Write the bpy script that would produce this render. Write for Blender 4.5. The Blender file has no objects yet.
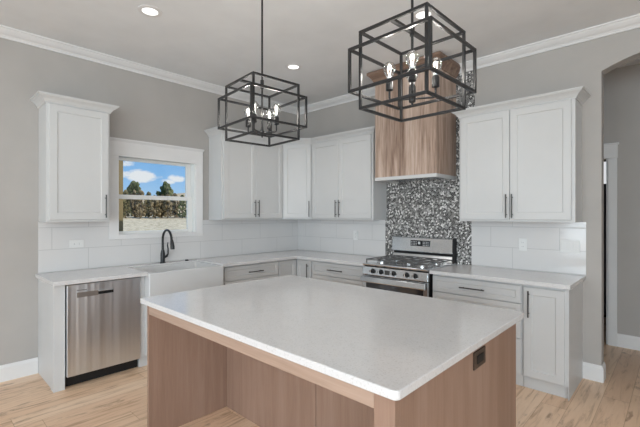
import bpy, bmesh, math, random
from mathutils import Vector, Matrix
PI = math.pi
random.seed(7)
sc = bpy.context.scene
col = sc.collection

# ------------------------------------------------------------------ camera
cam_d = bpy.data.cameras.new('camera')
cam = bpy.data.objects.new('camera', cam_d); col.objects.link(cam)
cam.location = (4.2391, -4.036, 1.4301)
cam.rotation_euler = (PI/2, 0, 0.7534)
cam_d.sensor_width = 36; cam_d.lens = 384.19/640*36
cam_d.shift_y = (214.57-213.5)/640
cam_d.clip_start = .05; cam_d.clip_end = 1000
sc.camera = cam

# ------------------------------------------------------------------ exposure
sc.view_settings.view_transform = 'Standard'; sc.view_settings.look = 'None'
sc.view_settings.gamma = 1; sc.view_settings.use_curve_mapping = False
sc.view_settings.exposure = 0.0

# ------------------------------------------------------------------ node helpers
def nd(nt, t, **kw):
    n = nt.nodes.new(t)
    for k, v in kw.items():
        if k.startswith('i_'): n.inputs[k[2:].replace('_', ' ')].default_value = v
        else: setattr(n, k, v)
    return n
def math_(nt, op, a, b=None, c=None):
    n = nt.nodes.new('ShaderNodeMath'); n.operation = op
    for i, s in enumerate((a, b, c)):
        if s is None: continue
        if isinstance(s, (int, float)): n.inputs[i].default_value = s
        else: nt.links.new(s, n.inputs[i])
    return n.outputs[0]
def ramp(nt, fac, stops):
    n = nt.nodes.new('ShaderNodeValToRGB'); cr = n.color_ramp
    while len(cr.elements) < len(stops): cr.elements.new(0.5)
    for e, (p, c) in zip(cr.elements, stops):
        e.position = p; e.color = (*c, 1) if len(c) == 3 else c
    nt.links.new(fac, n.inputs[0]); return n.outputs[0]
def mixc(nt, fac, a, b):
    n = nt.nodes.new('ShaderNodeMix'); n.data_type = 'RGBA'
    for s, i in ((fac, 0), (a, 6), (b, 7)):
        if isinstance(s, (int, float)): n.inputs[i].default_value = s
        elif isinstance(s, tuple): n.inputs[i].default_value = (*s, 1)
        else: nt.links.new(s, n.inputs[i])
    return n.outputs[2]

# ------------------------------------------------------------------ world: blue sky with a few white clouds
w = bpy.data.worlds.new('world'); sc.world = w; w.use_nodes = True
nt = w.node_tree; nt.nodes.clear()
tc = nd(nt, 'ShaderNodeTexCoord'); sx = nd(nt, 'ShaderNodeSeparateXYZ'); nt.links.new(tc.outputs['Generated'], sx.inputs[0])
X, Y, Z = sx.outputs
az = math_(nt, 'ARCTAN2', Y, math_(nt, 'MULTIPLY', X, -1.0))       # azimuth from west, positive to the north
sky = ramp(nt, Z, [(0.0, (.50, .72, .93)), (.10, (.26, .53, .90)), (.5, (.10, .30, .72))])
cmb = nd(nt, 'ShaderNodeCombineXYZ'); nt.links.new(math_(nt, 'MULTIPLY', az, 1.0), cmb.inputs[0]); nt.links.new(math_(nt, 'MULTIPLY', Z, 1.9), cmb.inputs[1])
cn = nd(nt, 'ShaderNodeTexNoise'); cn.inputs['Scale'].default_value = 22; cn.inputs['Detail'].default_value = 6; cn.inputs['Roughness'].default_value = .6
nt.links.new(cmb.outputs[0], cn.inputs['Vector'])
cloud = None
for (a0, z0, ra, rz, amp) in ((.375, .092, .050, .016, 1.0), (.345, .118, .03, .012, .8), (.300, .080, .06, .022, .9), (.438, .078, .022, .008, .9), (.462, .088, .022, .010, 1.0), (.16, .10, .10, .03, .9), (.75, .09, .12, .03, .9), (.40, .20, .14, .03, .9)):
    da = math_(nt, 'DIVIDE', math_(nt, 'SUBTRACT', az, a0), ra); dz = math_(nt, 'DIVIDE', math_(nt, 'SUBTRACT', Z, z0), rz)
    q = math_(nt, 'SUBTRACT', amp, math_(nt, 'ADD', math_(nt, 'MULTIPLY', da, da), math_(nt, 'MULTIPLY', dz, dz)))
    cloud = q if cloud is None else math_(nt, 'MAXIMUM', cloud, q)
cl = math_(nt, 'ADD', cloud, math_(nt, 'MULTIPLY', math_(nt, 'SUBTRACT', cn.outputs[0], .5), 3.2))
clr = ramp(nt, cl, [(.15, (0, 0, 0)), (.75, (1, 1, 1))])
skyc = mixc(nt, clr, sky, (.86, .89, .93))
bg = nd(nt, 'ShaderNodeBackground'); bg.inputs[1].default_value = 0.95; nt.links.new(skyc, bg.inputs[0])
ow = nd(nt, 'ShaderNodeOutputWorld'); nt.links.new(bg.outputs[0], ow.inputs[0])

# ------------------------------------------------------------------ sun, daylight through the south windows, and added fill from the east
def light(name, kind, loc, rot, energy, color=(1, 1, 1), **kw):
    d = bpy.data.lights.new(name, kind); d.energy = energy; d.color = color
    for k, v in kw.items(): setattr(d, k, v)
    o = bpy.data.objects.new(name, d); col.objects.link(o); o.location = loc; o.rotation_euler = rot
    return o
s = light('sun', 'SUN', (0, 0, 20), (0, 0, 0), 4.0, (1, .93, .82), angle=.01)
s.rotation_euler = Vector((-.62, -.35, -.62)).to_track_quat('-Z', 'Y').to_euler()
DAY = (.83, .94, 1)
SOUTH = [(2.0, 3.9), (4.7, 6.9)]     # window openings in the south wall (x range)
for i, (a, b) in enumerate(SOUTH):
    light('south_window_daylight', 'AREA', ((a+b)/2, -7.95, 1.55), (PI/2, 0, 0), (76, 140)[i], DAY, shape='RECTANGLE', size=b-a, size_y=1.9)
EAST = [(-7.6, -4.9)]                           # opening added in the unseen east wall for fill light (y range)
for i, (a, b) in enumerate(EAST):
    light('east_fill_light', 'AREA', (7.75, (a+b)/2, 1.55), (PI/2, 0, PI/2), 110, DAY, shape='RECTANGLE', size=b-a, size_y=1.9)  # added lamp, lifts the right floor and the east-facing sides

# ------------------------------------------------------------------ materials
def pbsdf(name, color=(.8, .8, .8), rough=.5, metal=0.0, spec=.5, **kw):
    m = bpy.data.materials.new(name); m.use_nodes = True
    b = m.node_tree.nodes['Principled BSDF']
    b.inputs['Base Color'].default_value = (*color, 1); b.inputs['Roughness'].default_value = rough
    b.inputs['Metallic'].default_value = metal; b.inputs['Specular IOR Level'].default_value = spec
    for k, v in kw.items(): b.inputs[k.replace('_', ' ')].default_value = v
    return m, m.node_tree, b
def objcoord(nt, scale=(1, 1, 1), rot=(0, 0, 0), loc=(0, 0, 0), src='Object'):
    t = nd(nt, 'ShaderNodeTexCoord'); mp = nd(nt, 'ShaderNodeMapping')
    mp.inputs['Scale'].default_value = scale; mp.inputs['Rotation'].default_value = rot; mp.inputs['Location'].default_value = loc
    nt.links.new(t.outputs[src], mp.inputs[0]); return mp.outputs[0]
def noise(nt, vec, scale, detail=4, rough=.55, dist=0):
    n = nd(nt, 'ShaderNodeTexNoise'); n.inputs['Scale'].default_value = scale; n.inputs['Detail'].default_value = detail
    n.inputs['Roughness'].default_value = rough; n.inputs['Distortion'].default_value = dist
    if vec is not None: nt.links.new(vec, n.inputs['Vector'])
    return n
def bump(nt, b, h, strength=.1, dist=.01):
    n = nd(nt, 'ShaderNodeBump'); n.inputs['Strength'].default_value = strength; n.inputs['Distance'].default_value = dist
    nt.links.new(h, n.inputs['Height']); nt.links.new(n.outputs[0], b.inputs['Normal'])

def paint(name, c, rough=.6, var=.03, spec=.35):
    m, nt, b = pbsdf(name, c, rough, spec=spec)
    v = noise(nt, objcoord(nt), 3.0, 3)
    lo = tuple(x*(1-var) for x in c); hi = tuple(min(1, x*(1+var)) for x in c)
    nt.links.new(ramp(nt, v.outputs[0], [(.3, lo), (.7, hi)]), b.inputs['Base Color'])
    f = noise(nt, objcoord(nt), 260, 2); bump(nt, b, f.outputs[0], .04, .002)
    return m
M = {}
M['wall'] = paint('greige_wall_paint', (.452, .427, .404), .8)
M['ceiling'] = paint('ceiling_paint', (.82, .83, .84), .9)
M['trim'] = paint('white_trim_paint', (.78, .77, .765), .4)
M['cab'] = paint('white_cabinet_paint', (.625, .625, .622), .38, .015)
M['sink'] = paint('white_fireclay', (.62, .62, .62), .15, .01, .5)
M['plate'] = paint('white_plastic', (.78, .78, .77), .35, .01)
M['vinyl'] = paint('white_vinyl', (.82, .82, .80), .35, .01)
M['black'] = paint('black_metal', (.013, .013, .014), .36, .1, .5)
M['handle'] = paint('dark_bronze_metal', (.05, .048, .046), .32, .1, .5)
M['rubber'] = paint('black_plastic', (.012, .012, .013), .5, .1)
M['iron'] = paint('cast_iron', (.10, .10, .10), .32, .15, .6)
M['bronze'] = paint('brown_plate', (.055, .035, .025), .35, .1)
M['liner'] = paint('pale_hood_liner', (.62, .62, .62), .35, .02)

def steel(name, c=(.60, .62, .64), rough=.28, vert=True, wave=0):
    m, nt, b = pbsdf(name, c, rough, 1.0)
    sc_ = (700, 700, 3) if vert else (3, 700, 700)
    v = noise(nt, objcoord(nt, sc_), 1.0, 2)
    nt.links.new(ramp(nt, v.outputs[0], [(.3, (rough*.93,)*3), (.7, (rough*1.07,)*3)]), b.inputs['Roughness'])
    b.inputs['Anisotropic'].default_value = .6; b.inputs['Anisotropic Rotation'].default_value = 0 if vert else .25
    g = nd(nt, 'ShaderNodeTangent'); g.direction_type = 'RADIAL'; g.axis = 'Z'; nt.links.new(g.outputs[0], b.inputs['Tangent'])
    if wave:
        wv = noise(nt, objcoord(nt, (9, 9, .25)), 1.0, 2); bump(nt, b, wv.outputs[0], wave, .02)
    return m
M['steel'] = steel('brushed_steel'); M['steel_h'] = steel('brushed_steel_lengthwise', (.66, .685, .71), .22, False)
M['dwsteel'] = steel('dishwasher_steel', (.70, .735, .77), .36, True, .9)
M['chrome'], _, _ = pbsdf('polished_steel', (.75, .75, .75), .12, 1.0)

def quartz(name, base, fleck):
    m, nt, b = pbsdf(name, base, .12, spec=.5)
    v = noise(nt, objcoord(nt), 130, 3, .7)
    g = noise(nt, objcoord(nt), 6, 5, .6, 1.2)
    c1 = ramp(nt, v.outputs[0], [(.36, fleck), (.46, base)])
    c2 = ramp(nt, g.outputs[0], [(.42, base), (.5, tuple(x*.955 for x in base)), (.58, base)])
    n = nd(nt, 'ShaderNodeMix'); n.data_type = 'RGBA'; n.blend_type = 'MULTIPLY'; n.inputs[0].default_value = .6
    nt.links.new(c1, n.inputs[6]); nt.links.new(c2, n.inputs[7])
    nt.links.new(n.outputs[2], b.inputs['Base Color'])
    return m
M['quartz'] = quartz('white_quartz', (.80, .79, .79), (.69, .675, .665))

def wood(name, c0, c1, c2, axis='z', scale=1.0, rough=.5, blot=.5, sp=.18):
    m, nt, b = pbsdf(name, c1, rough, spec=.35)
    st = {'x': (1.2, 22, 22), 'y': (22, 1.2, 22), 'z': (22, 22, 1.2)}[axis]
    st = tuple(x*scale for x in st)
    g = noise(nt, objcoord(nt, st), 1.0, 6, .62, .6)
    st2 = tuple(x*.16 for x in st)
    bl = noise(nt, objcoord(nt, st2), 1.0, 4, .55, .4)
    fine = noise(nt, objcoord(nt, tuple(x*6 for x in st)), 1.0, 2)
    f = math_(nt, 'ADD', math_(nt, 'MULTIPLY', g.outputs[0], 1-blot), math_(nt, 'MULTIPLY', bl.outputs[0], blot))
    f = math_(nt, 'ADD', math_(nt, 'MULTIPLY', f, .85), math_(nt, 'MULTIPLY', fine.outputs[0], .15))
    nt.links.new(ramp(nt, f, [(.5-sp, c0), (.5, c1), (.5+sp, c2)]), b.inputs['Base Color'])
    bump(nt, b, g.outputs[0], .06, .003)
    return m
M['islandwood'] = wood('stained_alder', (.24, .145, .10), (.315, .20, .147), (.385, .26, .20), 'z', 1.0, .45)
M['islandwood_x'] = wood('stained_alder_lengthwise', (.33, .22, .16), (.43, .30, .23), (.52, .38, .30), 'x', 1.0, .45)
M['hoodwood'] = wood('rustic_hood_wood', (.15, .088, .06), (.47, .345, .275), (.72, .60, .525), 'z', .85, .5, .35, .15)
M['hoodwood_x'] = wood('rustic_hood_wood_lengthwise', (.09, .05, .033), (.23, .15, .11), (.40, .30, .235), 'x', .6, .5, .35)
M['postwood'] = wood('porch_post_wood', (.16, .12, .05), (.23, .17, .075), (.30, .23, .11), 'z', .6, .8)

def oak_floor():
    m, nt, b = pbsdf('oak_plank_floor', (.5, .36, .25), .38, spec=.4)
    t = nd(nt, 'ShaderNodeTexCoord'); s = nd(nt, 'ShaderNodeSeparateXYZ'); nt.links.new(t.outputs['Object'], s.inputs[0])
    x, y, z = s.outputs
    W, L = .165, 1.3
    row = math_(nt, 'FLOOR', math_(nt, 'DIVIDE', x, W))
    off = nd(nt, 'ShaderNodeTexWhiteNoise'); off.noise_dimensions = '1D'; nt.links.new(row, off.inputs['W'])
    ys = math_(nt, 'ADD', math_(nt, 'DIVIDE', y, L), math_(nt, 'MULTIPLY', off.outputs[0], 5.0))
    pl = math_(nt, 'FLOOR', ys)
    c = nd(nt, 'ShaderNodeCombineXYZ'); nt.links.new(row, c.inputs[0]); nt.links.new(pl, c.inputs[1])
    r = nd(nt, 'ShaderNodeTexWhiteNoise'); r.noise_dimensions = '2D'; nt.links.new(c.outputs[0], r.inputs['Vector'])
    gv = nd(nt, 'ShaderNodeCombineXYZ')
    nt.links.new(math_(nt, 'MULTIPLY', x, 26.0), gv.inputs[0]); nt.links.new(math_(nt, 'MULTIPLY', y, 2.4), gv.inputs[1]); nt.links.new(math_(nt, 'MULTIPLY', r.outputs[0], 40.0), gv.inputs[2])
    g = noise(nt, gv.outputs[0], 1.0, 6, .62, .8)
    gv2 = nd(nt, 'ShaderNodeCombineXYZ')
    nt.links.new(math_(nt, 'MULTIPLY', x, 12.0), gv2.inputs[0]); nt.links.new(math_(nt, 'MULTIPLY', y, 3.2), gv2.inputs[1]); nt.links.new(math_(nt, 'MULTIPLY', r.outputs[0], 91.0), gv2.inputs[2])
    kn = noise(nt, gv2.outputs[0], 1.0, 5, .65, .5)
    base = ramp(nt, r.outputs[0], [(0, (.78, .535, .365)), (.5, (.84, .60, .42)), (1, (.88, .66, .485))])
    grain = ramp(nt, g.outputs[0], [(.32, (.62, .54, .46)), (.48, (.95, .93, .90)), (.60, (1, 1, 1))])
    knots = ramp(nt, kn.outputs[0], [(.30, (.36, .27, .20)), (.41, (1, 1, 1))])
    def mul(a, b_, f=1.0):
        n = nd(nt, 'ShaderNodeMix'); n.data_type = 'RGBA'; n.blend_type = 'MULTIPLY'; n.inputs[0].default_value = f
        nt.links.new(a, n.inputs[6]); nt.links.new(b_, n.inputs[7]); return n.outputs[2]
    cc = mul(mul(base, grain, .9), knots, .75)
    fx = math_(nt, 'FRACT', math_(nt, 'DIVIDE', x, W)); fy = math_(nt, 'FRACT', ys)
    ex = math_(nt, 'MINIMUM', fx, math_(nt, 'SUBTRACT', 1.0, fx)); ey = math_(nt, 'MULTIPLY', math_(nt, 'MINIMUM', fy, math_(nt, 'SUBTRACT', 1.0, fy)), L/W)
    e = math_(nt, 'MINIMUM', ex, ey)
    seam = ramp(nt, e, [(.006, (.70, .62, .54)), (.016, (1, 1, 1))])
    cc = mul(cc, seam)
    nt.links.new(cc, b.inputs['Base Color'])
    bump(nt, b, g.outputs[0], .05, .003)
    return m
M['floor'] = oak_floor()

def tile(name, u0, flip, half=.5):          # long glossy subway tile; courses 0.2 m, tiles 0.602 m, running bond
    m, nt, b = pbsdf(name, (.72, .72, .71), .12, spec=.5)
    t = nd(nt, 'ShaderNodeTexCoord'); s = nd(nt, 'ShaderNodeSeparateXYZ'); nt.links.new(t.outputs['Object'], s.inputs[0])
    u = s.outputs[1] if flip else s.outputs[0]; z = s.outputs[2]
    r = math_(nt, 'DIVIDE', math_(nt, 'SUBTRACT', z, .903), .2035); row = math_(nt, 'FLOOR', r)
    odd = math_(nt, 'MODULO', math_(nt, 'ADD', row, 20.0), 2.0)
    uu = math_(nt, 'ADD', math_(nt, 'DIVIDE', math_(nt, 'SUBTRACT', u, u0), .602), math_(nt, 'MULTIPLY', odd, half))
    uu = math_(nt, 'ADD', uu, 40.0)
    fu = math_(nt, 'FRACT', uu); fz = math_(nt, 'FRACT', math_(nt, 'ADD', r, 20.0))
    eu = math_(nt, 'MULTIPLY', math_(nt, 'MINIMUM', fu, math_(nt, 'SUBTRACT', 1.0, fu)), .602)
    ez = math_(nt, 'MULTIPLY', math_(nt, 'MINIMUM', fz, math_(nt, 'SUBTRACT', 1.0, fz)), .2035)
    e = math_(nt, 'MINIMUM', eu, ez)
    c = ramp(nt, e, [(.0016, (.46, .455, .45)), (.003, (.71, .697, .69))])
    nt.links.new(c, b.inputs['Base Color'])
    nt.links.new(ramp(nt, e, [(.0016, (.7,)*3), (.003, (.10,)*3)]), b.inputs['Roughness'])
    h = ramp(nt, e, [(.001, (0, 0, 0)), (.006, (1, 1, 1))])
    wv = noise(nt, objcoord(nt, (1, 1, 1)), 9, 2)
    bump(nt, b, math_(nt, 'ADD', h, math_(nt, 'MULTIPLY', wv.outputs[0], .6)), .25, .002)
    return m
M['tileA'] = tile('white_subway_tile_west', -2.842, True)
M['tileB'] = tile('white_subway_tile_north', 1.073, False)
M['tileC'] = tile('white_subway_tile_east', 3.042, False, .34)

def mosaic():
    m, nt, b = pbsdf('glass_stone_mosaic', (.3, .3, .3), .2, spec=.5)
    vec = objcoord(nt, (1, 1, 1), (0, PI/4, 0))
    def vor(feat):
        v = nd(nt, 'ShaderNodeTexVoronoi'); v.feature = feat; v.inputs['Scale'].default_value = 58; v.inputs['Randomness'].default_value = .75
        nt.links.new(vec, v.inputs['Vector']); return v
    v = vor('F1'); d = vor('DISTANCE_TO_EDGE')
    s = nd(nt, 'ShaderNodeSeparateColor'); nt.links.new(v.outputs['Color'], s.inputs[0])
    n = ramp(nt, s.outputs[0], [(0, (.028, .027, .026)), (.30, (.10, .098, .095)), (.50, (.24, .235, .23)), (.72, (.55, .54, .52)), (.86, (.85, .84, .82))])
    n.node.color_ramp.interpolation = 'CONSTANT'
    e = ramp(nt, d.outputs['Distance'], [(.05, (0, 0, 0)), (.10, (1, 1, 1))])
    nt.links.new(mixc(nt, e, (.34, .33, .32), n), b.inputs['Base Color'])
    bump(nt, b, e, .3, .002)
    return m
M['mosaic'] = mosaic()

def glassy(name, tint=(1, 1, 1), refl=.07, rough=.02):
    m = bpy.data.materials.new(name); m.use_nodes = True; nt = m.node_tree; nt.nodes.clear()
    tr = nd(nt, 'ShaderNodeBsdfTransparent'); tr.inputs[0].default_value = (*tint, 1)
    gl = nd(nt, 'ShaderNodeBsdfGlossy'); gl.inputs['Roughness'].default_value = rough
    fr = nd(nt, 'ShaderNodeLayerWeight'); fr.inputs[0].default_value = .25
    f = math_(nt, 'ADD', math_(nt, 'MULTIPLY', fr.outputs['Fresnel'], .6), refl*.4)
    mx = nd(nt, 'ShaderNodeMixShader'); nt.links.new(f, mx.inputs[0]); nt.links.new(tr.outputs[0], mx.inputs[1]); nt.links.new(gl.outputs[0], mx.inputs[2])
    o = nd(nt, 'ShaderNodeOutputMaterial'); nt.links.new(mx.outputs[0], o.inputs[0])
    return m
M['pane'] = glassy('window_glass', (.97, .98, .98), .05)
M['bulbglass'] = glassy('bulb_glass', (.95, .95, .94), .30)
M['ovenglass'], _, _ = pbsdf('oven_glass', (.03, .03, .032), .06, spec=.8)
def emit(name, c, s):
    m = bpy.data.materials.new(name); m.use_nodes = True; nt = m.node_tree; nt.nodes.clear()
    e = nd(nt, 'ShaderNodeEmission'); e.inputs[0].default_value = (*c, 1); e.inputs[1].default_value = s
    o = nd(nt, 'ShaderNodeOutputMaterial'); nt.links.new(e.outputs[0], o.inputs[0]); return m
M['filament'] = emit('glowing_filament', (1, .96, .90), 4)
M['lens'] = emit('lit_downlight_lens', (1, .98, .95), 1.6)
M['display'] = paint('dark_display', (.02, .02, .022), .15, .05)
M['dial'] = paint('pale_marking', (.55, .56, .57), .4, .02)
M['greydoor'] = paint('charcoal_door_paint', (.09, .09, .092), .5, .05)

def leafm(name, a, b_, c_):
    m, nt, b = pbsdf(name, b_, .9, spec=.1)
    v = noise(nt, objcoord(nt), 2.6, 6, .7)
    nt.links.new(ramp(nt, v.outputs[0], [(.38, a), (.5, b_), (.62, c_)]), b.inputs['Base Color']); return m
M['cedar'] = leafm('cedar_foliage', (.045, .06, .025), (.10, .12, .05), (.20, .20, .09))
M['brush'] = leafm('dry_brush_foliage', (.08, .06, .03), (.19, .145, .08), (.33, .265, .16))
M['olive'] = leafm('olive_brush_foliage', (.05, .05, .022), (.13, .115, .055), (.25, .21, .11))
M['bark'] = leafm('tree_bark', (.08, .06, .04), (.14, .11, .08), (.2, .16, .12))
M['field'] = leafm('dry_grass_field', (.40, .32, .19), (.68, .57, .38), (.84, .74, .53))
M['hill'] = leafm('dry_hill_grass', (.45, .34, .20), (.58, .45, .28), (.66, .54, .36))

# ------------------------------------------------------------------ mesh builder
class MB:
    def __init__(s): s.bm = bmesh.new()
    def box(s, x0, x1, y0, y1, z0, z1):
        v = [s.bm.verts.new((x, y, z)) for x in (x0, x1) for y in (y0, y1) for z in (z0, z1)]
        for f in ((0, 1, 3, 2), (4, 6, 7, 5), (0, 4, 5, 1), (2, 3, 7, 6), (0, 2, 6, 4), (1, 5, 7, 3)): s.bm.faces.new([v[i] for i in f])
        return s
    def bar(s, a, b, w, h=None):     # square bar from a to b
        a, b = Vector(a), Vector(b); d = (b-a).normalized(); h = h or w
        up = Vector((0, 0, 1)) if abs(d.z) < .9 else Vector((1, 0, 0))
        if abs(d.z) >= .9 and hasattr(s, 'side'): up = s.side
        r = d.cross(up).normalized(); u = r.cross(d).normalized()
        v = []
        for p in (a, b):
            for i, j in ((-1, -1), (1, -1), (1, 1), (-1, 1)): v.append(s.bm.verts.new(p+r*i*w/2+u*j*h/2))
        for f in ((3, 2, 1, 0), (4, 5, 6, 7)): s.bm.faces.new([v[i] for i in f])
        for i in range(4): j = (i+1) % 4; s.bm.faces.new((v[i], v[j], v[j+4], v[i+4]))
        return s
    def tube(s, pts, r, seg=12, caps=True):
        pts = [Vector(p) for p in pts]; n = len(pts); R = r if isinstance(r, (list, tuple)) else [r]*n
        rings = []; ref = None
        for i, p in enumerate(pts):
            t = (pts[min(i+1, n-1)]-pts[max(i-1, 0)]).normalized()
            if ref is None: ref = Vector((0, 0, 1)) if abs(t.z) < .9 else Vector((1, 0, 0))
            a = (ref-t*ref.dot(t)).normalized(); ref = a; b = t.cross(a)
            rings.append([s.bm.verts.new(p+(a*math.cos(2*PI*k/seg)+b*math.sin(2*PI*k/seg))*R[i]) for k in range(seg)])
        for i in range(n-1):
            for k in range(seg):
                q = (k+1) % seg; s.bm.faces.new((rings[i][k], rings[i][q], rings[i+1][q], rings[i+1][k]))
        if caps: s.bm.faces.new(rings[0][::-1]); s.bm.faces.new(rings[-1])
        return s
    def lathe(s, prof, c=(0, 0, 0), seg=20, axis='z'):
        c = Vector(c); rings = []
        for r, h in prof:
            ring = []
            for k in range(seg):
                a = 2*PI*k/seg; p = (r*math.cos(a), r*math.sin(a), h)
                if axis == 'y': p = (p[0], -p[2], p[1])
                if axis == 'x': p = (p[2], p[0], p[1])
                ring.append(s.bm.verts.new(c+Vector(p)))
            rings.append(ring)
        for i in range(len(rings)-1):
            for k in range(seg):
                q = (k+1) % seg; s.bm.faces.new((rings[i][k], rings[i][q], rings[i+1][q], rings[i+1][k]))
        if prof[0][0] > 1e-6: s.bm.faces.new(rings[0][::-1])
        if prof[-1][0] > 1e-6: s.bm.faces.new(rings[-1])
        return s
    def prism(s, poly, z0, z1, axis='z'):
        def P(p, h):
            if axis == 'z': return (p[0], p[1], h)
            if axis == 'x': return (h, p[0], p[1])
            return (p[0], h, p[1])
        a = [s.bm.verts.new(P(p, z0)) for p in poly]; b = [s.bm.verts.new(P(p, z1)) for p in poly]; n = len(poly)
        s.bm.faces.new(a[::-1]); s.bm.faces.new(b)
        for i in range(n): j = (i+1) % n; s.bm.faces.new((a[i], a[j], b[j], b[i]))
        return s
    def sweep(s, path, prof, first=0, last=None, caps=True):   # profile (out, z) along a plan path, mitred; out is to the right of travel
        P = [Vector(p) for p in path]; n = len(P); mit = []
        for i in range(n):
            ds = []
            if i > 0: ds.append((P[i]-P[i-1]).normalized())
            if i < n-1: ds.append((P[i+1]-P[i]).normalized())
            ns = [Vector((d.y, -d.x)) for d in ds]
            m = ns[0] if len(ns) == 1 else (ns[0]+ns[1])/(1+ns[0].dot(ns[1])); mit.append(m)
        last = n-1 if last is None else last; rings = []
        for i in range(first, last+1):
            rings.append([s.bm.verts.new((P[i].x+mit[i].x*o, P[i].y+mit[i].y*o, z)) for o, z in prof])
        for i in range(len(rings)-1):
            for k in range(len(prof)):
                q = (k+1) % len(prof); s.bm.faces.new((rings[i][k], rings[i][q], rings[i+1][q], rings[i+1][k]))
        if caps: s.bm.faces.new(rings[0][::-1]); s.bm.faces.new(rings[-1])
        return s
    def shaker(s, x0, x1, z0, z1, y, th=.02, st=.058, rec=.008):   # door or drawer front; front faces -y at y
        v = lambda a, b, c: s.bm.verts.new((a, b, c))
        def ring(i, yy): return [v(x0+i, yy, z0+i), v(x1-i, yy, z0+i), v(x1-i, yy, z1-i), v(x0+i, yy, z1-i)]
        e = .0025
        R = [ring(0, y+th), ring(0, y+e), ring(e, y), ring(st, y), ring(st+.006, y+rec)]
        s.bm.faces.new(R[0])
        for a, b in zip(R, R[1:]):
            for k in range(4): q = (k+1) % 4; s.bm.faces.new((a[k], b[k], b[q], a[q]))
        s.bm.faces.new(R[-1][::-1]); return s
    def build(s, name, mat, parent=None, loc=(0, 0, 0), rot=(0, 0, 0), smooth=False, bevel=0, seg=2):
        bmesh.ops.recalc_face_normals(s.bm, faces=s.bm.faces[:])
        me = bpy.data.meshes.new(name); s.bm.to_mesh(me); s.bm.free()
        for m in (mat if isinstance(mat, list) else [mat]): me.materials.append(m)
        o = bpy.data.objects.new(name, me); col.objects.link(o); o.location = loc; o.rotation_euler = rot
        if parent: o.parent = parent
        if smooth:
            for p in me.polygons: p.use_smooth = True
        if bevel:
            b = o.modifiers.new('edge', 'BEVEL'); b.width = bevel; b.segments = seg; b.limit_method = 'ANGLE'; b.angle_limit = math.radians(40)
        if smooth:
            try:
                me.set_sharp_from_angle(angle=math.radians(40))
            except Exception: pass
        return o
def tag(o, label=None, cat=None, group=None, kind=None):
    if label: o['label'] = label
    if cat: o['category'] = cat
    if group: o['group'] = group
    if kind: o['kind'] = kind
    return o
def thing(name, label, cat, loc=(0, 0, 0), rotz=0, group=None):
    o = bpy.data.objects.new(name, None); o.empty_display_size = .1; col.objects.link(o)
    o.location = loc; o.rotation_euler = (0, 0, rotz); return tag(o, label, cat, group)
def struct(o, label, cat): return tag(o, label, cat, None, 'structure')

# ------------------------------------------------------------------ the room shell
XE, YS, H = 7.8, -8.0, 3.022
struct(MB().box(-.14, XE+.14, YS-.14, 4.6, -.12, 0).build('floor', M['floor']), 'light oak plank floor running through kitchen and hall', 'floor')
struct(MB().box(-.14, XE+.14, YS-.14, 4.6, H, H+.14).build('ceiling', M['ceiling']), 'smooth flat white ceiling with recessed lights', 'ceiling')
WY0, WY1, WZ0, WZ1 = -2.60, -1.70, 1.205, 2.045       # rough window opening
b = MB(); b.box(-.14, 0, YS, WY0, 0, H); b.box(-.14, 0, WY1, .14, 0, H); b.box(-.14, 0, WY0, WY1, 0, WZ0); b.box(-.14, 0, WY0, WY1, WZ1, H)
struct(b.build('wall_west', M['wall']), 'greige painted wall with the kitchen window', 'wall')
# north wall with the arched opening to the hall
ax0, ax1, az0, rise = 3.748, 4.98, 2.655, .125
arc = []
for k in range(21):
    u = -1+2*k/20; arc.append(((ax0+ax1)/2+u*(ax1-ax0)/2, az0+rise*(1-abs(u)**2.3)))
b = MB(); b.box(0, ax0, 0, .13, 0, H); b.box(ax1, XE, 0, .13, 0, H)
b.prism(arc+[(ax1, H), (ax0, H)], 0, .13, 'y')
struct(b.build('wall_north', M['wall']), 'greige painted wall behind the range with arched opening', 'wall')
b = MB(); xs = 0
for a, c in SOUTH: b.box(xs, a, YS-.14, YS, 0, H); b.box(a, c, YS-.14, YS, 0, .6); b.box(a, c, YS-.14, YS, 2.5, H); xs = c
b.box(xs, XE, YS-.14, YS, 0, H); struct(b.build('wall_south', M['wall']), 'greige wall behind the viewer with tall windows', 'wall')
b = MB(); ys = YS
for a, c in EAST: b.box(XE, XE+.14, ys, a, 0, H); b.box(XE, XE+.14, a, c, 0, .6); b.box(XE, XE+.14, a, c, 2.5, H); ys = c
b.box(XE, XE+.14, ys, 1.36, 0, H); struct(b.build('wall_east', M['wall']), 'greige side wall with an added opening for fill light', 'wall')
# hall behind the arch
dx0, dx1, dz1 = 2.78, 3.660, 2.045
b = MB(); b.box(2.0, dx0, 1.22, 1.36, 0, H); b.box(dx1, XE, 1.22, 1.36, 0, H); b.box(dx0, dx1, 1.22, 1.36, dz1, H); b.box(2.0, 2.14, .13, 1.22, 0, H)
struct(b.build('wall_hall', M['wall']), 'shaded greige hall wall seen through the arch', 'wall')
b = MB(); b.box(2.0, 2.14, 1.36, 4.5, 0, H); b.box(4.2, 4.34, 1.36, 4.5, 0, H); b.box(2.0, 4.34, 4.46, 4.6, 0, H)
struct(b.build('wall_back_room', M['wall']), 'dim wall of the room beyond the hall door', 'wall')
b = MB(); b.box(dx1, dx1+.080, 1.195, 1.22, 0, dz1); b.box(dx0-.095, dx0, 1.195, 1.22, 0, dz1)
b.box(dx0-.105, dx1+.085, 1.19, 1.22, dz1, dz1+.145); b.box(dx0-.115, dx1+.096, 1.18, 1.22, dz1+.145, dz1+.166)
b.box(dx1-.018, dx1, 1.22, 1.36, 0, dz1); b.box(dx0, dx0+.018, 1.22, 1.36, 0, dz1)
struct(b.build('door_1', M['trim'], bevel=.003), 'white cased doorway in the hall wall', 'doorway')
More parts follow.
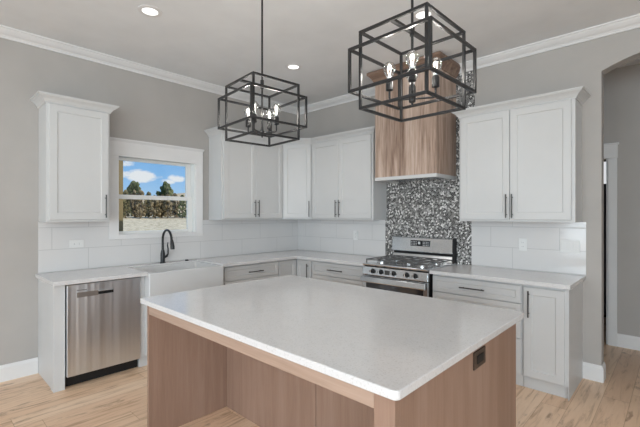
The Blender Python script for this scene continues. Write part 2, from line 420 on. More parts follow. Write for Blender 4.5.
# door of the room beyond, dark with a lite at the top
d2 = struct(bpy.data.objects.new('door_2', None), 'dark door with a bright glass lite beyond the hall', 'door'); col.objects.link(d2); d2.location = (3.0, 2.6, 0)
b = MB(); b.box(0, .96, 0, .045, .04, 1.86); b.box(0, .10, 0, .045, 1.86, 2.17); b.box(.86, .96, 0, .045, 1.86, 2.17); b.box(0, .96, 0, .045, 2.17, 2.25)
b.build('door_panel', M['greydoor'], d2, bevel=.003)
MB().box(.10, .86, .015, .03, 1.86, 2.17).build('glass', emit('glowing_door_glass', (.95, .97, 1), .75), d2)  # emission put into the pane in place of daylight behind it
MB().box(-1.0, 1.34, -.02, .0, .0, .04).build('threshold', M['bronze'], d2)
b = MB(); b.box(-.86, -.001, 0, .1, 0, H); b.box(.961, 1.2, 0, .1, 0, H); b.box(0, .96, 0, .1, 2.251, H); b.build('frame', M['wall'], d2)

BASE = [(0, 0), (.016, 0), (.016, .115), (.010, .128), (.006, .14), (0, .14)]
struct(MB().sweep([(0, YS), (0, -3.248)], BASE).build('baseboard_west', M['trim']), 'white baseboard along the window wall', 'baseboard')
struct(MB().sweep([(3.615, 0), (ax0, 0), (ax0, .13)], BASE).build('baseboard_north', M['trim']), 'white baseboard wrapping the wall end at the arch', 'baseboard')
struct(MB().sweep([(dx1+.080, 1.22), (XE, 1.22)], BASE).build('baseboard_hall', M['trim']), 'white baseboard along the hall wall', 'baseboard')
struct(MB().sweep([(ax1, .13), (ax1, 0), (XE, 0), (XE, YS), (0, YS)], BASE).build('baseboard_east', M['trim']), 'white baseboard around the rest of the room', 'baseboard')
CROWN = [(0, H), (.085, H), (.085, H-.012), (.074, H-.016), (.066, H-.028), (.044, H-.046), (.024, H-.056), (.019, H-.064), (.013, H-.066), (.013, H-.080), (0, H-.080)]
struct(MB().sweep([(0, YS), (0, 0), (XE, 0), (XE, YS)], CROWN).build('trim_1', M['trim']), 'white crown moulding where walls meet the ceiling', 'crown moulding')

# ------------------------------------------------------------------ window
w1 = struct(bpy.data.objects.new('window_1', None), 'white double-hung window over the sink', 'window'); col.objects.link(w1); w1.location = (0, 0, 0)
ciy0, ciy1, ciz0, ciz1 = -2.566, -1.700, 1.226, 2.035
b = MB()
b.box(0, .020, -2.658, ciy0, 1.175, 2.150); b.box(0, .020, ciy1, -1.612, 1.175, 2.150)
b.box(0, .020, ciy0, ciy1, 1.175, ciz0); b.box(0, .022, -2.658, -1.612, ciz1, 2.196)
b.box(0, .036, -2.672, -1.600, 2.196, 2.216); b.box(0, .027, -2.664, -1.606, 2.186, 2.196)
b.build('window_frame', M['trim'], w1, bevel=.002)
b = MB(); b.box(-.135, 0.001, WY0, WY0+.012, WZ0, WZ1); b.box(-.135, .001, WY1-.012, WY1, WZ0, WZ1); b.box(-.135, .001, WY0, WY1, WZ0, WZ0+.02); b.box(-.135, .001, WY0, WY1, WZ1-.01, WZ1)
b.build('window_jamb', M['vinyl'], w1)
def sash(x, y0, y1, z0, z1, l, r, t, bt):
    b = MB(); b.box(x-.03, x, y0, y0+l, z0, z1); b.box(x-.03, x, y1-r, y1, z0, z1); b.box(x-.03, x, y0+l, y1-r, z0, z0+bt); b.box(x-.03, x, y0+l, y1-r, z1-t, z1)
    o = b.build('sash', M['vinyl'], w1, bevel=.003)
    MB().box(x-.018, x-.014, y0+l, y1-r, z0+bt, z1-t).build('pane', M['pane'], o)
sash(-.05, WY0+.012, WY1-.012, WZ0+.02, 1.640, .045, .060, .045, .028)
sash(-.085, WY0+.012, WY1-.012, 1.598, WZ1-.01, .045, .060, .028, .045)

# ------------------------------------------------------------------ outside: field, hill, brush and the porch post
VD = Vector((-.912, .41, 0)); VN = Vector((.41, .912, 0))           # outward from the kitchen window, and across
def ground_z(d): return -.35 + (1.02+.35)*min(1.4, max(0, d)/45)
b = MB(); G = []
for i in range(31):
    d = 0.5 + 70*(i/30)**1.5; rowv = []
    for j in range(41):
        a = -60+120*j/40; p = Vector((-.6, -2.1, 0))+VD*d+VN*a
        rowv.append(b.bm.verts.new((min(p.x, -.3), p.y, ground_z(d)+random.uniform(-.03, .03)*min(1, d/10))))
    G.append(rowv)
for i in range(30):
    for j in range(40): b.bm.faces.new((G[i][j], G[i][j+1], G[i+1][j+1], G[i+1][j]))
struct(b.build('ground', M['field'], smooth=True), 'pale dry grass field outside the window', 'field')
b = MB(); G = []
for i in range(13):
    t = i/12; rowv = []
    for j in range(49):
        a = -150+300*j/48; d = 110+120*t; p = Vector((0, -2.1, 0))+VD*d+VN*a
        h = (9.2+1.6*math.sin(a/31+.6)+.9*math.sin(a/13)+.04*a)*math.sin(min(1, t*1.3)*PI/2)
        rowv.append(b.bm.verts.new((p.x, p.y, .5+max(0, h))))
    G.append(rowv)
for i in range(12):
    for j in range(48): b.bm.faces.new((G[i][j], G[i][j+1], G[i+1][j+1], G[i+1][j]))
struct(b.build('hill', M['hill'], smooth=True), 'low tan hill on the horizon', 'hill')
tag(MB().box(-2.10, -1.96, -1.955, -1.815, -.35, 3.0).build('porch_post', M['postwood'], bevel=.004), 'weathered tan wooden porch post just outside the window', 'post')

def blob_crown(name, mat, h, r, parent, seed, conic):
    rnd = random.Random(seed); b = MB()
    n = 70
    for k in range(n):
        t = rnd.random(); z = h*(.08+.92*t)
        rr = r*((1-t)**.7*.95+.08 if conic else (math.sin(PI*min(1, .15+.85*t))**.6))
        a = rnd.uniform(0, 2*PI); q = rr*math.sqrt(rnd.random())
        c = Vector((q*math.cos(a), q*math.sin(a), z)); s = r*(.20 if conic else .26)*rnd.uniform(.6, 1.2)
        m = bmesh.ops.create_icosphere(b.bm, subdivisions=2, radius=s)
        for v in m['verts']:
            v.co *= rnd.uniform(.65, 1.35); v.co.z *= 1.25; v.co += c
    return b.build(name, mat, parent)
def tree(kind, a, d, h, r, label, group, seed):
    p = Vector((-.6, -2.1, 0))+VD*d+VN*a
    t = thing({'cedar': 'cedar_tree', 'brush': 'brush_shrub', 'olive': 'brush_shrub'}[kind], label, {'cedar': 'tree'}.get(kind, 'shrub'), (p.x, p.y, ground_z(d)-.05), 0, group)
    blob_crown('foliage', M[kind], h, r, t, seed, kind == 'cedar')
    MB().tube([(0, 0, 0), (.03, 0, h*.3), (0, .02, h*.7)], [.09, .07, .03], 8).build('trunk', M['bark'], t, smooth=True)
k = 0
rt = random.Random(3)
for i in range(34):
    a = -12.5+25*i/33+rt.uniform(-.1, .1); d = 44+(i % 2)*2.2+rt.uniform(-.2, .2); kd = rt.choice(['brush', 'olive', 'brush', 'olive', 'cedar'])
    lab = {'cedar': 'dark green cedar standing in the brush line across the field', 'brush': 'dry tan shrub in the brush line across the field', 'olive': 'olive green shrub in the brush line across the field'}[kd]
    tree(kd, a, d, 2.9+rt.uniform(-.25, .35), .60, lab, {'cedar': 'cedars in the brush line', 'brush': 'tan shrubs in the brush line', 'olive': 'olive shrubs in the brush line'}[kd], 100+i)
tree('cedar', -2.9, 52, 4.3, 1.7, 'taller dark cedar above the brush beside the porch post', None, 51)
tree('cedar', .9, 52, 4.4, 1.7, 'taller dark cedar above the brush toward the hill side', None, 52)

# ------------------------------------------------------------------ cabinetry helpers (local frame: x along the front, front faces -y, z up)
CZ = .897                   # counter top height
UB, UT, UD = 1.365, 2.405, .305
def handle_v(name, x, z0, z1, y, parent):
    b = MB(); b.tube([(x, y-.030, z0), (x, y-.030, z1)], .0058, 10)
    for z in (z0+.03, z1-.03): b.tube([(x, y+.001, z), (x, y-.030, z)], .0045, 8)
    return b.build(name, M['handle'], parent, smooth=True)
def handle_h(name, x0, x1, z, y, parent):
    b = MB(); b.tube([(x0, y-.030, z), (x1, y-.030, z)], .0058, 10)
    for x in (x0+.03, x1-.03): b.tube([(x, y+.001, z), (x, y-.030, z)], .0045, 8)
    return b.build(name, M['handle'], parent, smooth=True)
def door(x0, x1, z0, z1, y, parent, hx=None, hz=None, name='door'):
    d = MB().shaker(x0, x1, z0, z1, y).build(name, M['cab'], parent)
    if hx is not None: handle_v('handle', hx, hz[0], hz[1], y, d)
    return d
def drawer(x0, x1, z0, z1, y, parent, hx=None, hz=None):
    d = MB().shaker(x0, x1, z0, z1, y, st=.040).build('drawer', M['cab'], parent)
    if hx: handle_h('handle', hx[0], hx[1], hz if hz else (z0+z1)/2, y, d)
    return d
UCROWN = [(0, UT-.016), (.007, UT-.016), (.010, UT-.004), (.016, UT), (.024, UT+.014), (.042, UT+.030), (.054, UT+.036), (.056, UT+.044), (.064, UT+.046), (.064, UT+.056), (0, UT+.056)]
HZ = (1.400, 1.615)

# left upper cabinet (beside the window)
RW = PI/2   # west wall: local x = world y, local -y = world +x
def west(name, label, cat, y0, z, group=None): return thing(name, label, cat, (0, y0, z), RW, group)
c = west('upper_cabinet', 'white single-door upper cabinet hanging left of the window', 'cabinet', -3.243, 0)
W_ = .503
MB().box(0, W_, -UD+.02, -.002, UB, UT).build('body', M['cab'], c, bevel=.0015)
door(.02, W_-.016, UB+.02, UT-.022, -UD, c, W_-.046, HZ)
MB().sweep([(0, -.002), (0, -UD+.02), (W_, -UD+.02), (W_, -.002)], UCROWN).build('crown', M['cab'], c)
# two-door upper right of the window
LA2 = 1.522-.568
CP = [(.002, -1.522), (UD-.02, -1.522), (UD-.02, -.568-.008), (.568+.008, -UD+.02), (1.587, -UD+.02), (1.587, -.012)]   # shared crown line in plan (world)
NC = UCROWN
c = west('upper_cabinet', 'white two-door upper cabinet right of the window', 'cabinet', -1.522, 0)
MB().box(0, LA2-.001, -UD+.02, -.002, UB, UT).build('body', M['cab'], c, bevel=.0015)
door(.022, LA2*.0+.491, UB+.02, UT-.022, -UD, c, .466, HZ)
door(.495, LA2-.012, UB+.02, UT-.022, -UD, c, .520, HZ)
def crown_part(parent, i0, i1):
    inv = (Matrix.Translation(parent.location) @ Matrix.Rotation(parent.rotation_euler.z, 4, 'Z')).inverted()
    b = MB(); b.sweep(CP, NC, i0, i1)
    mid = sum((v.co for v in b.bm.verts), Vector())/len(b.bm.verts)
    for v in b.bm.verts: v.co.xy = mid.xy+(v.co.xy-mid.xy)*.9985
    b.bm.transform(inv); return b.build('crown', M['cab'], parent)
crown_part(c, 0, 2)
# diagonal corner upper
c = thing('corner_upper_cabinet', 'white single-door diagonal upper cabinet in the room corner', 'cabinet', (UD-.02, -.576, 0), PI/4)
inv = (Matrix.Translation(c.location) @ Matrix.Rotation(PI/4, 4, 'Z')).inverted()
b = MB(); b.prism([(.002, -.002), (.002, -.567), (UD-.02, -.5675), (.5675, -UD+.02), (.567, -.002)], UB, UT); b.bm.transform(inv); b.build('body', M['cab'], c, bevel=.0015)
LD = math.hypot(.576-UD+.02, .576-UD+.02)
door(.018, LD-.018, UB+.02, UT-.022, -.020, c, LD-.046, HZ)
crown_part(c, 2, 3)
# two-door upper left of the range
c = thing('upper_cabinet', 'white two-door upper cabinet between the corner and the wooden hood', 'cabinet', (.568, 0, 0))
LB = 1.587-.568
MB().box(.001, LB, -UD+.02, -.002, UB, UT).build('body', M['cab'], c, bevel=.0015)
door(.016, .487, UB+.02, UT-.022, -UD, c, .461, HZ)
door(.491, LB-.024, UB+.02, UT-.022, -UD, c, .516, HZ)
crown_part(c, 3, 5)
# two-door upper right of the range
c = thing('upper_cabinet', 'white two-door upper cabinet right of the range, next to the arch', 'cabinet', (2.63, 0, 0))
W_ = .978
MB().box(0, W_, -UD+.02, -.002, UB, UT).build('body', M['cab'], c, bevel=.0015)
door(.020, .473, UB+.02, UT-.022, -UD, c, .450, HZ)
door(.478, W_-.026, UB+.02, UT-.022, -UD, c, .500, HZ)
MB().sweep([(0, -.012), (0, -UD+.02), (W_, -UD+.02), (W_, -.002)], UCROWN).build('crown', M['cab'], c)

# ------------------------------------------------------------------ base cabinets
BD = .575; FY = -.595; BT = CZ-.034; KH = .10; KR = .03
def base(name, label, loc, rotz, wid, kick=True):
    c = thing(name, label, 'cabinet', loc, rotz)
    MB().box(.001, wid-.001, -BD, -.002, KH, BT).build('body', M['cab'], c, bevel=.001)
    MB().box(.001, wid-.001, -BD+KR, -.002, 0, KH-.001).build('toe_kick', M['cab'], c)
    return c
# tall end panel and stile left of the dishwasher
c = west('end_panel', 'white base end panel left of the dishwasher', 'cabinet panel', -3.246, 0)
MB().box(0, .074, -BD, -.002, 0, BT).build('panel', M['cab'], c, bevel=.0015)
MB().box(-.006, 0, -BD, -BD+.09, .0, BT).build('stile', M['cab'], c, bevel=.001)
# dishwasher
DWW = .596
c = west('dishwasher', 'stainless steel dishwasher under the counter left of the sink', 'dishwasher', -3.170, 0)
MB().box(.003, DWW-.003, -.555, -.03, .10, BT-.006).build('body', M['rubber'], c)
d = MB().box(.006, DWW-.006, -.600, -.556, .100, .852).build('door', M['dwsteel'], c, bevel=.004)
b = MB(); b.box(.075, .235, -.6025, -.5995, .742, .783); b.build('grip_plate', steel('plain_steel', (.42, .41, .40), .35), d)
MB().box(.236, .356, -.6035, -.5995, .748, .782).build('handle_pocket', M['rubber'], d)
MB().box(.236, .356, -.612, -.6036, .774, .785).build('handle_lip', M['dwsteel'], d, bevel=.002)
MB().box(.075, .150, -.6012, -.5998, .800, .804).build('badge', M['handle'], d)
MB().box(.006, DWW-.006, -.525, -.50, .003, .098).build('toe_kick', M['rubber'], c)
# sink base
c = west('sink_base_cabinet', 'white base cabinet carrying the farmhouse sink', 'cabinet', -2.573, 0)
MB().box(.001, .040, -BD, -.002, KH, BT).build('stile', M['cab'], c); MB().box(.836, .872, -BD, -.002, KH, BT).build('stile', M['cab'], c)
MB().box(.0405, .8355, -BD, -.002, KH, .62).build('body', M['cab'], c)
MB().box(.001, .872, -BD+KR, -.002, 0, KH-.001).build('toe_kick', M['cab'], c)
door(.045, .434, KH+.012, .615, FY, c, .410, (.36, .58)); door(.440, .830, KH+.012, .615, FY, c, .464, (.36, .58))
# drawer base right of the sink
c = base('drawer_base_cabinet', 'white three-drawer base cabinet right of the farmhouse sink', (0, -1.699, 0), RW, .805)
for z0, z1 in ((.692, .846), (.405, .685), (.115, .398)):
    drawer(.022, .797, z0, z1, FY, c, (.325, .538), .767 if z0 > .6 else (z0+z1)/2)
# corner base with two doors meeting in the corner
c = thing('corner_base_cabinet', 'white corner base cabinet with two narrow doors meeting in the corner', 'cabinet', (0, 0, 0))
b = MB(); P_ = [(0.001, -.001), (.001, -.892), (BD, -.892), (BD, -BD), (.865, -BD), (.865, -.002)]
b.prism(P_, KH, BT); b.build('body', M['cab'], c)
Q_ = [(.002, -.002), (.002, -.892), (BD-KR, -.892), (BD-KR, -BD+KR), (.865, -BD+KR), (.865, -.002)]
MB().prism(Q_, 0, KH-.001).build('toe_kick', M['cab'], c)
door(BD+.024, .858, KH+.012, .846, FY, c, .806, (.600, .810))
b = MB(); b.shaker(-.888, -BD-.024, KH+.012, .846, FY); b.bm.transform(Matrix.Rotation(PI/2, 4, 'Z')); b.build('door', M['cab'], c)
# drawer base left of the range
c = base('drawer_base_cabinet', 'white three-drawer base cabinet left of the gas range', (.866, 0, 0), 0, .838)
for z0, z1 in ((.692, .846), (.405, .685), (.115, .398)):
    drawer(.008, .800, z0, z1, FY, c, (.288, .518), .767 if z0 > .6 else (z0+z1)/2)
# right of the range
c = base('drawer_base_cabinet', 'white three-drawer base cabinet right of the gas range', (2.492, 0, 0), 0, .796)
for z0, z1 in ((.698, .843), (.408, .691), (.115, .401)):
    drawer(.006, .788, z0, z1, FY, c, (.279, .502), .768 if z0 > .6 else (z0+z1)/2)
c = base('base_cabinet', 'white single-door base cabinet at the arch end of the counter', (3.289, 0, 0), 0, .322)
door(.012, .300, KH+.010, .838, FY, c, .052, (.598, .812))
MB().box(.3211, .3271, -BD-.004, 0, 0, BT).build('end_panel', M['cab'], c, bevel=.001)

# ------------------------------------------------------------------ counters
OV = .645; SY0, SY1 = -2.533, -1.738
b = MB()
b.prism([(0.011, -3.270), (OV, -3.270), (OV, SY0), (.135, SY0), (.135, SY1), (OV, SY1), (OV, -OV), (1.706, -OV), (1.706, -.011), (.011, -.011)], CZ-.033, CZ)
tag(b.build('countertop', M['quartz'], bevel=.003), 'white quartz L-shaped counter running past the sink to the range', 'countertop')
tag(MB().box(2.490, 3.636, -OV, -.011, CZ-.033, CZ).build('countertop', M['quartz'], bevel=.003), 'white quartz counter right of the range', 'countertop')

# ------------------------------------------------------------------ backsplashes
b = MB(); b.box(0.0005, .0105, -3.246, -.0005, CZ+.001, 1.174); b.box(.0005, .0105, -3.246, -2.659, 1.174, UB-.001); b.box(.0005, .0105, -1.611, -.0005, 1.174, UB-.001)
tag(b.build('tile_backsplash', M['tileA'], bevel=0), 'long white subway tile backsplash under the window', 'backsplash')
tag(MB().box(.011, 1.572, -.0105, -.0005, CZ+.001, UB-.001).build('tile_backsplash', M['tileB']), 'long white subway tile backsplash between corner and range', 'backsplash')
tag(MB().box(2.642, 3.640, -.0105, -.0005, CZ+.001, UB-.001).build('tile_backsplash', M['tileC']), 'long white subway tile backsplash right of the range', 'backsplash')
b = MB(); b.box(1.590, 2.627, -.0085, -.0005, CZ+.001, H-.081); b.box(1.573, 1.590, -.0085, -.0005, CZ+.001, UB-.003); b.box(2.627, 2.641, -.0085, -.0005, CZ+.001, UB-.003); b.box(1.52, 1.590, -.0085, -.0005, UT+.06, H-.081); b.box(2.627, 2.672, -.0085, -.0005, UT+.06, H-.081)
tag(b.build('mosaic_backsplash', M['mosaic']), 'black, grey and white mosaic panel behind range and hood', 'backsplash')

# ------------------------------------------------------------------ farmhouse sink, faucet, air switch
c = west('farmhouse_sink', 'white apron-front farmhouse sink under the window', 'sink', SY0+.002, .622)
SWd = SY1-SY0-.004; SZ = .886-.622
b = MB()
def rr(x0, x1, y0, y1, r, n=5):
    o = []
    for cx, cy, a0 in ((x1-r, y1-r, 0), (x0+r, y1-r, PI/2), (x0+r, y0+r, PI), (x1-r, y0+r, 3*PI/2)):
        for k in range(n+1): a = a0+PI/2*k/n; o.append((cx+r*math.cos(a), cy+r*math.sin(a)))
    return o
loops = [(rr(0, SWd, -.672, -.138, .012), .0), (rr(0, SWd, -.672, -.138, .012), SZ-.008), (rr(.003, SWd-.003, -.669, -.141, .012), SZ-.002), (rr(.008, SWd-.008, -.664, -.146, .012), SZ),
         (rr(.034, SWd-.034, -.636, -.166, .03), SZ), (rr(.038, SWd-.038, -.632, -.170, .03), SZ-.006), (rr(.05, SWd-.05, -.62, -.18, .05), .06), (rr(.08, SWd-.08, -.59, -.21, .05), .035)]
prev = None
for lp, z in loops:
    cur = [b.bm.verts.new((x, y, z)) for x, y in lp]
    if prev:
        for k in range(len(cur)): q = (k+1) % len(cur); b.bm.faces.new((prev[k], prev[q], cur[q], cur[k]))
    else: b.bm.faces.new(cur[::-1])
    prev = cur
b.bm.faces.new(prev); b.build('basin', M['sink'], c, smooth=True)
MB().lathe([(.0, .038), (.03, .038), (.045, .041), (.045, .0355), (0, .0355)][::-1], (SWd/2, -.40, 0), 24).build('drain', M['chrome'], c, smooth=True)

c = thing('faucet', 'dark pull-down gooseneck faucet standing behind the sink', 'faucet', (.082, -2.135, CZ))
MB().lathe([(.030, 0), (.030, .008), (.024, .014), (.024, .10), (.019, .125), (.017, .14)], (0, 0, 0), 20).build('base', M['black'], c, smooth=True)
pts = [(0, 0, .13), (0, 0, .26)]
for k in range(1, 13):
    a = PI*k/12; pts.append((.105-.105*math.cos(a), 0, .26+.105*math.sin(a)))
pts += [(.216, .0, .245)]
MB().tube(pts, .0125, 14).build('spout', M['black'], c, smooth=True)
MB().tube([(.213, 0, .262), (.220, 0, .235), (.230, 0, .19), (.231, 0, .165)], [.0145, .019, .0225, .021], 16).build('spray_head', M['black'], c, smooth=True)
b = MB(); b.tube([(0, .018, .062), (0.005, .045, .075), (.006, .058, .10), (.004, .060, .15), (.004, .052, .19), (.006, .056, .225)], [.015, .0135, .009, .0075, .0065, .005], 12)
b.build('lever', M['black'], c, smooth=True)
tag(MB().lathe([(.020, 0), (.020, .010), (.016, .014), (.0, .014)], (0, 0, 0), 20).build('air_switch', M['rubber'], None, (.078, -1.850, CZ), smooth=True), 'small round black button on the counter right of the faucet', 'switch')

# ------------------------------------------------------------------ gas range
RX0, RW_ = 1.716, .764
c = thing('gas_range', 'stainless steel gas range standing below the wooden hood', 'stove', (RX0, 0, 0))
b = MB(); b.box(0, RW_, -.625, -.012, .04, .872); b.build('body', M['rubber'], c, bevel=.003)
for x in (.05, RW_-.05):
    for y in (-.58, -.06): MB().lathe([(.018, 0), (.018, .04)], (x, y, 0), 12).build('leg', M['rubber'], c, smooth=True)
b = MB(); b.prism([(-.012, .8725), (-.630, .8725), (-.660, .885), (-.664, .898), (-.655, .906), (-.012, .906)], 0, RW_, 'x'); b.build('cooktop', M['steel_h'], c, bevel=.003)
# control panel, slightly tilted
b = MB(); b.prism([(-.626, .782), (-.662, .782), (-.668, .790), (-.655, .868), (-.650, .8715), (-.626, .8715)], 0, RW_, 'x'); cp = b.build('control_panel', M['steel_h'], c, bevel=.002)
MB().box(RW_*.405-.028, RW_*.405+.03, -.6655, -.655, .806, .850).build('marking_plate', M['handle'], cp)
for x in (.130, .232, .385, .538, .632):
    k_ = MB().lathe([(.026, 0), (.026, .008), (.020, .012), (.019, .034), (.016, .038), (0, .038)], (x, -.660, .829), 20, 'y').build('knob', M['rubber'], c, smooth=True)
    b = MB(); b.box(x-.0045, x+.0045, -.705, -.672, .809, .849); b.build('grip', M['chrome'], k_, bevel=.001)
# oven door, handle, drawer
d = MB().box(.002, RW_-.002, -.662, -.627, .215, .776).build('oven_door', M['steel_h'], c, bevel=.004)
MB().box(.045, RW_-.045, -.6645, -.6615, .28, .700).build('oven_window', M['ovenglass'], d)
b = MB(); b.prism([(-.708, .708), (-.718, .714), (-.719, .722), (-.706, .764), (-.700, .769), (-.690, .769), (-.690, .708)], .006, RW_-.006, 'x')
b.box(.03, .06, -.695, -.660, .728, .752); b.box(RW_-.06, RW_-.03, -.695, -.660, .728, .752); b.build('handle', M['steel_h'], d, bevel=.003)
MB().box(.002, RW_-.002, -.660, -.627, .06, .208).build('storage_drawer', M['steel_h'], c, bevel=.004)
# burners and grates
for i, (x, y, r) in enumerate(((.14, -.50, .045), (.14, -.20, .038), (.382, -.35, .05), (.624, -.50, .05), (.624, -.20, .038))):
    bo = MB().lathe([(r*1.25, .9065), (r*1.25, .912), (r, .916), (r, .922)], (x, y, 0), 24).build('burner', M['chrome'], c, smooth=True)
    MB().lathe([(r*.86, .9225), (r*.86, .929), (r*.7, .932), (0, .932)], (x, y, 0), 24).build('burner_cap', M['iron'], bo, smooth=True)
for g0, g1 in ((.018, .258), (.262, .502), (.506, .746)):
    b = MB(); z = .944; t = .011
    for y in (-.625, -.345, -.075): b.bar((g0, y, z), (g1, y, z), t, t)
    for x in (g0+.006, g1-.006): b.bar((x, -.63, z), (x, -.07, z), t, t)
    m_ = (g0+g1)/2
    b.bar((m_, -.63, z), (m_, -.07, z), t*.8, t*.9)
    for yc in (-.48, -.21): b.bar((g0, yc, z), (g1, yc, z), t*.8, t*.9)
    for x in (g0+.006, g1-.006):
        for y in (-.625, -.345, -.075): b.bar((x, y, .9062), (x, y, z), t*.9, t*.9)
    b.build('grate', M['iron'], c, bevel=.002)
# back guard
b = MB(); b.prism([(-.012, .9065), (-.095, .9065), (-.088, .925), (-.058, .978), (-.012, .978)], 0.004, RW_-.004, 'x'); b.build('back_ledge', M['steel_h'], c, bevel=.002)
MB().box(.004, RW_-.004, -.050, -.012, .9785, 1.004).build('vent_gap', M['rubber'], c)
b = MB(); b.prism([(-.012, 1.0045), (-.082, 1.0045), (-.086, 1.012), (-.072, 1.160), (-.064, 1.168), (-.012, 1.168)], 0.0, RW_-.012, 'x'); bg_ = b.build('back_guard', M['steel_h'], c, bevel=.003)
b = MB(); b.prism([(-.010, .907), (-.097, .907), (-.097, .93), (-.090, 1.165), (-.080, 1.176), (-.010, 1.176)], RW_-.0115, RW_+.003, 'x'); b.build('end_cap', M['rubber'], c, bevel=.003)
MB().box(.250, .490, -.0835, -.072, 1.072, 1.136).build('display', M['display'], bg_)
for s0 in (.258, .405):
    b = MB()
    for i in range(4):
        for j in range(3): b.box(s0+i*.0195, s0+i*.0195+.011, -.0845, -.0835, 1.080+j*.018, 1.088+j*.018)
    b.build('key_legend', M['dial'], bg_)
MB().box(.345, .372, -.0845, -.0835, 1.094, 1.122).build('clock', M['dial'], bg_)

# ------------------------------------------------------------------ wooden range hood
HX0, HX1, HD = 1.742, 2.476, .47
c = thing('range_hood', 'rustic wooden range hood box above the stove', 'hood', (0, 0, 0))
MB().box(HX0, HX1, -HD, -.0095, 1.842, 2.925).build('body', M['hoodwood'], c, bevel=.003)
b = MB(); b.box(HX0-.002, HX1+.002, -HD-.004, -HD+.03, 1.806, 1.8415); b.box(HX0-.002, HX0+.03, -HD+.03, -.0095, 1.806, 1.8415); b.box(HX1-.03, HX1+.002, -HD+.03, -.0095, 1.806, 1.8415); b.box(HX0+.03, HX1-.03, -HD+.03, -.0095, 1.828, 1.8415)
b.build('liner', M['liner'], c, bevel=.002)
b = MB()
for i in range(12): b.box(HX0+.08, HX1-.08, -HD+.08+i*.026, -HD+.094+i*.026, 1.816, 1.826)
b.build('filter', M['steel_h'], c)
HC = [(0, 2.900), (.010, 2.900), (.014, 2.912), (.030, 2.946), (.055, 2.975), (.068, 2.984), (.068, 3.012), (0, 3.012)]
MB().sweep([(HX0, -.0095), (HX0, -HD), (HX1, -HD), (HX1, -.0095)], HC).build('crown', M['hoodwood_x'], c)
MB().box(HX0, HX1, -HD, -.0095, 2.926, 3.011).build('top_board', M['hoodwood_x'], c)

# ------------------------------------------------------------------ island
IX0, IX1, IY0, IY1, IT = 1.752, 3.588, -3.0, -1.785, .864
c = thing('kitchen_island', 'stained wood kitchen island base with an open knee space', 'island', (IX0, IY0, 0))
IW, IDp = IX1-IX0, IY1-IY0
KD = .585                      # depth of the knee recess
MB().box(.024, IW-.022, KD, IDp-.02, .0, IT).build('body', M['islandwood'], c)
MB().box(0, .022, .0, IDp, 0, IT).build('end_panel', M['islandwood'], c, bevel=.0015)
MB().box(IW-.020, IW, .024, IDp, 0, IT).build('end_panel', M['islandwood'], c, bevel=.0015)
MB().box(.0225, IW-.0805, .002, .024, .795, IT).build('apron_rail', M['islandwood_x'], c, bevel=.0015)
MB().box(IW-.080, IW, .0, .0235, 0, IT).build('corner_post', M['islandwood'], c, bevel=.002)
b = MB(); b.box(IW-.080, IW-.0205, .024, KD-.03, 0, IT); b.build('return_panel', M['islandwood'], c)
# back panels of the knee recess: two boards with a seam
MB().box(.0245, .940, KD-.010, KD-.0005, 0, IT).build('back_panel', M['islandwood'], c, bevel=.002)
MB().box(.945, IW-.0815, KD-.010, KD-.0005, 0, IT).build('back_panel', M['islandwood'], c, bevel=.002)
MB().box(.024, IW-.022, IDp-.0195, IDp, .10, IT).build('working_side_front', M['islandwood'], c, bevel=.002)
b = MB(); b.prism(rr(1.721, 3.620, -3.037, -1.741, .022, 6), CZ-.031, CZ)
tag(b.build('island_countertop', M['quartz'], bevel=.004, seg=3), 'white quartz slab with rounded corners topping the island', 'countertop')
c = thing('power_outlet', 'dark brown outlet plate on the wooden island end', 'outlet', (3.5885, -2.315, .797), PI/2, None)
MB().box(-.066, .066, -.006, 0, -.038, .038).build('plate', M['bronze'], c, bevel=.002)
b = MB(); b.box(-.034, .034, -.009, -.0061, -.018, .018); b.build('receptacle', M['rubber'], c, bevel=.001)

# ------------------------------------------------------------------ outlets and switches on the tile
def outlet(label, loc, rotz, horiz=False):
    c = thing('power_outlet', label, 'outlet', loc, rotz)
    w_, h_ = (.060, .037) if horiz else (.036, .060)
    MB().box(-w_, w_, -.006, 0, -h_, h_).build('plate', M['plate'], c, bevel=.002)
    for s_ in (-1, 1):
        dx, dz = (s_*.020, 0) if horiz else (0, s_*.020)
        r = MB().box(dx-.0145, dx+.0145, -.0085, -.0061, dz-.0145, dz+.0145).build('receptacle', M['plate'], c, bevel=.002)
        b = MB()
        for e in (-1, 1):
            if horiz: b.box(dx-.004, dx+.004, -.0089, -.0084, e*.006-.001, e*.006+.001)
            else: b.box(e*.006-.001, e*.006+.001, -.0089, -.0084, dz-.004, dz+.004)
        b.build('slots', M['handle'], r)
outlet('white outlet lying sideways on the tile below the left upper cabinet', (.0107, -2.944, 1.150), RW, True)
outlet('white outlet on the tile between the corner and the range', (1.112, -.0107, 1.155), 0)
outlet('white upright outlet on the tile right of the range', (3.136, -.0107, 1.143), 0)
c = thing('switch_plate', 'white wide three-rocker switch plate at the arch end of the tile', 'switch', (3.520, -.0107, 1.146))
MB().box(-.075, .075, -.006, 0, -.058, .058).build('plate', M['plate'], c, bevel=.002)
for i in range(3):
    x = -.046+.046*i
    MB().box(x-.0165, x+.0165, -.0095, -.0061, -.033, .033).build('rocker', M['plate'], c, bevel=.002)

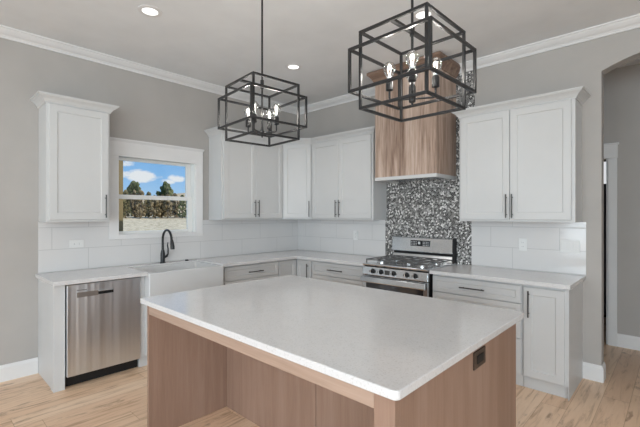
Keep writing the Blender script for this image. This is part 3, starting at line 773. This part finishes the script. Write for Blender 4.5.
# ------------------------------------------------------------------ recessed lights
for i, ((x, y), lab) in enumerate(zip(((1.214, -2.754), (1.203, -1.216), (2.748, -1.243)), ('round lit recessed light in the ceiling nearest the left upper cabinet', 'round lit recessed light in the ceiling just right of the left pendant', 'round lit recessed light in the ceiling seen through the right pendant cage'))):
    c = thing('recessed_light', lab, 'ceiling light', (x, y, H), 0, 'recessed ceiling lights')
    MB().lathe([(.058, -.0005), (.060, -.006), (.088, -.004), (.090, -.0005)], (0, 0, 0), 32).build('trim_ring', M['trim'], c, smooth=True)
    MB().lathe([(0, -.004), (.058, -.004), (.058, -.0015), (0, -.0015)], (0, 0, 0), 32).build('lens', M['lens'], c)
    light('downlight', 'SPOT', (x, y, H-.02), (0, 0, 0), (7, 24, 15)[i], (1, .97, .93), spot_size=2.2, spot_blend=.8, shadow_soft_size=.06)

# ------------------------------------------------------------------ pendants
def pendant(cx, cy, rot, arm_ang, label):
    c = thing('pendant_light', label, 'pendant light', (cx, cy, 1.935), rot, 'cage pendants over the island')
    z0 = 1.935
    B = lambda z: z-z0
    def cage(a, zb, zt, w, name):
        b = MB()
        for z in (B(zb)+w/2, B(zt)-w/2):
            for s_ in (-1, 1):
                b.bar((-a-w/2, s_*a, z), (a+w/2, s_*a, z), w); b.bar((s_*a, -a+w/2, z), (s_*a, a-w/2, z), w)
        for sx_ in (-1, 1):
            for sy_ in (-1, 1): b.box(sx_*a-w/2, sx_*a+w/2, sy_*a-w/2, sy_*a+w/2, B(zb)+w, B(zt)-w)
        return b.build(name, M['black'], c, bevel=.001, seg=1)
    cage(.176, 1.935, 2.313, .013, 'tall_cage'); cage(.213, 2.015, 2.229, .013, 'wide_cage')
    b = MB()
    b.box(-.011, .011, -.17, .17, B(2.301), B(2.313))
    b.build('cross_bar', M['black'], c)
    b = MB(); b.tube([(0, 0, B(1.985)), (0, 0, B(3.002))], .0065, 12); b.tube([(0, 0, B(2.29)), (0, 0, B(2.345))], .012, 12); b.build('rod', M['black'], c, smooth=True)
    MB().lathe([(.062, B(3.022)), (.062, B(3.008)), (.05, B(3.000)), (0, B(3.000))], (0, 0, 0), 28).build('canopy', M['black'], c, smooth=True)
    MB().lathe([(0, B(1.955)), (.005, B(1.955)), (.006, B(1.966)), (.016, B(1.972)), (.017, B(1.998)), (.010, B(2.004)), (.007, B(2.03))], (0, 0, 0), 20).build('hub', M['black'], c, smooth=True)
    for k in range(4):
        a = arm_ang-rot+k*PI/2; ca, sa = math.cos(a), math.sin(a); r = .108
        b = MB(); P = [(ca*.015, sa*.015, B(1.987)), (ca*(r-.012), sa*(r-.012), B(1.987)), (ca*(r-.003), sa*(r-.003), B(1.990)), (ca*r, sa*r, B(1.999)), (ca*r, sa*r, B(2.035))]
        b.tube(P, .005, 10); ar = b.build('arm', M['black'], c, smooth=True)
        MB().lathe([(.008, B(2.032)), (.018, B(2.036)), (.018, B(2.080)), (.015, B(2.084)), (.015, B(2.088)), (0, B(2.088))], (ca*r, sa*r, 0), 18).build('socket', M['black'], ar, smooth=True)
        z = B(2.088)
        bu = MB().lathe([(.0125, z), (.0130, z+.008), (.018, z+.020), (.026, z+.034), (.0300, z+.050), (.0285, z+.066), (.020, z+.079), (.010, z+.085), (0.0, z+.086)], (ca*r, sa*r, 0), 20).build('bulb', M['bulbglass'], c, smooth=True)
        b = MB()
        for q in range(4):
            a2 = 2*PI*q/4; b.tube([(ca*r+.006*math.cos(a2), sa*r+.006*math.sin(a2), z+.022), (ca*r+.012*math.cos(a2), sa*r+.012*math.sin(a2), z+.066)], .0011, 6)
        b.build('filament', M['filament'], bu)
        MB().lathe([(.012, z), (.012, z+.014), (.004, z+.020), (.003, z+.03)], (ca*r, sa*r, 0), 12).build('stem', M['dial'], bu, smooth=True)
        lp = light('bulb_light', 'POINT', (0, 0, 0), (0, 0, 0), 1.5, (1, .95, .88), shadow_soft_size=.01)
        lp.parent = c; lp.location = (ca*r, sa*r, z+.05)
pendant(2.160, -2.396, -.098, math.radians(-66.7), 'black double-cage pendant light hanging in front of the corner cabinets')
pendant(3.298, -2.384, -.030, math.radians(-60.3), 'black double-cage pendant light hanging in front of the wooden hood')
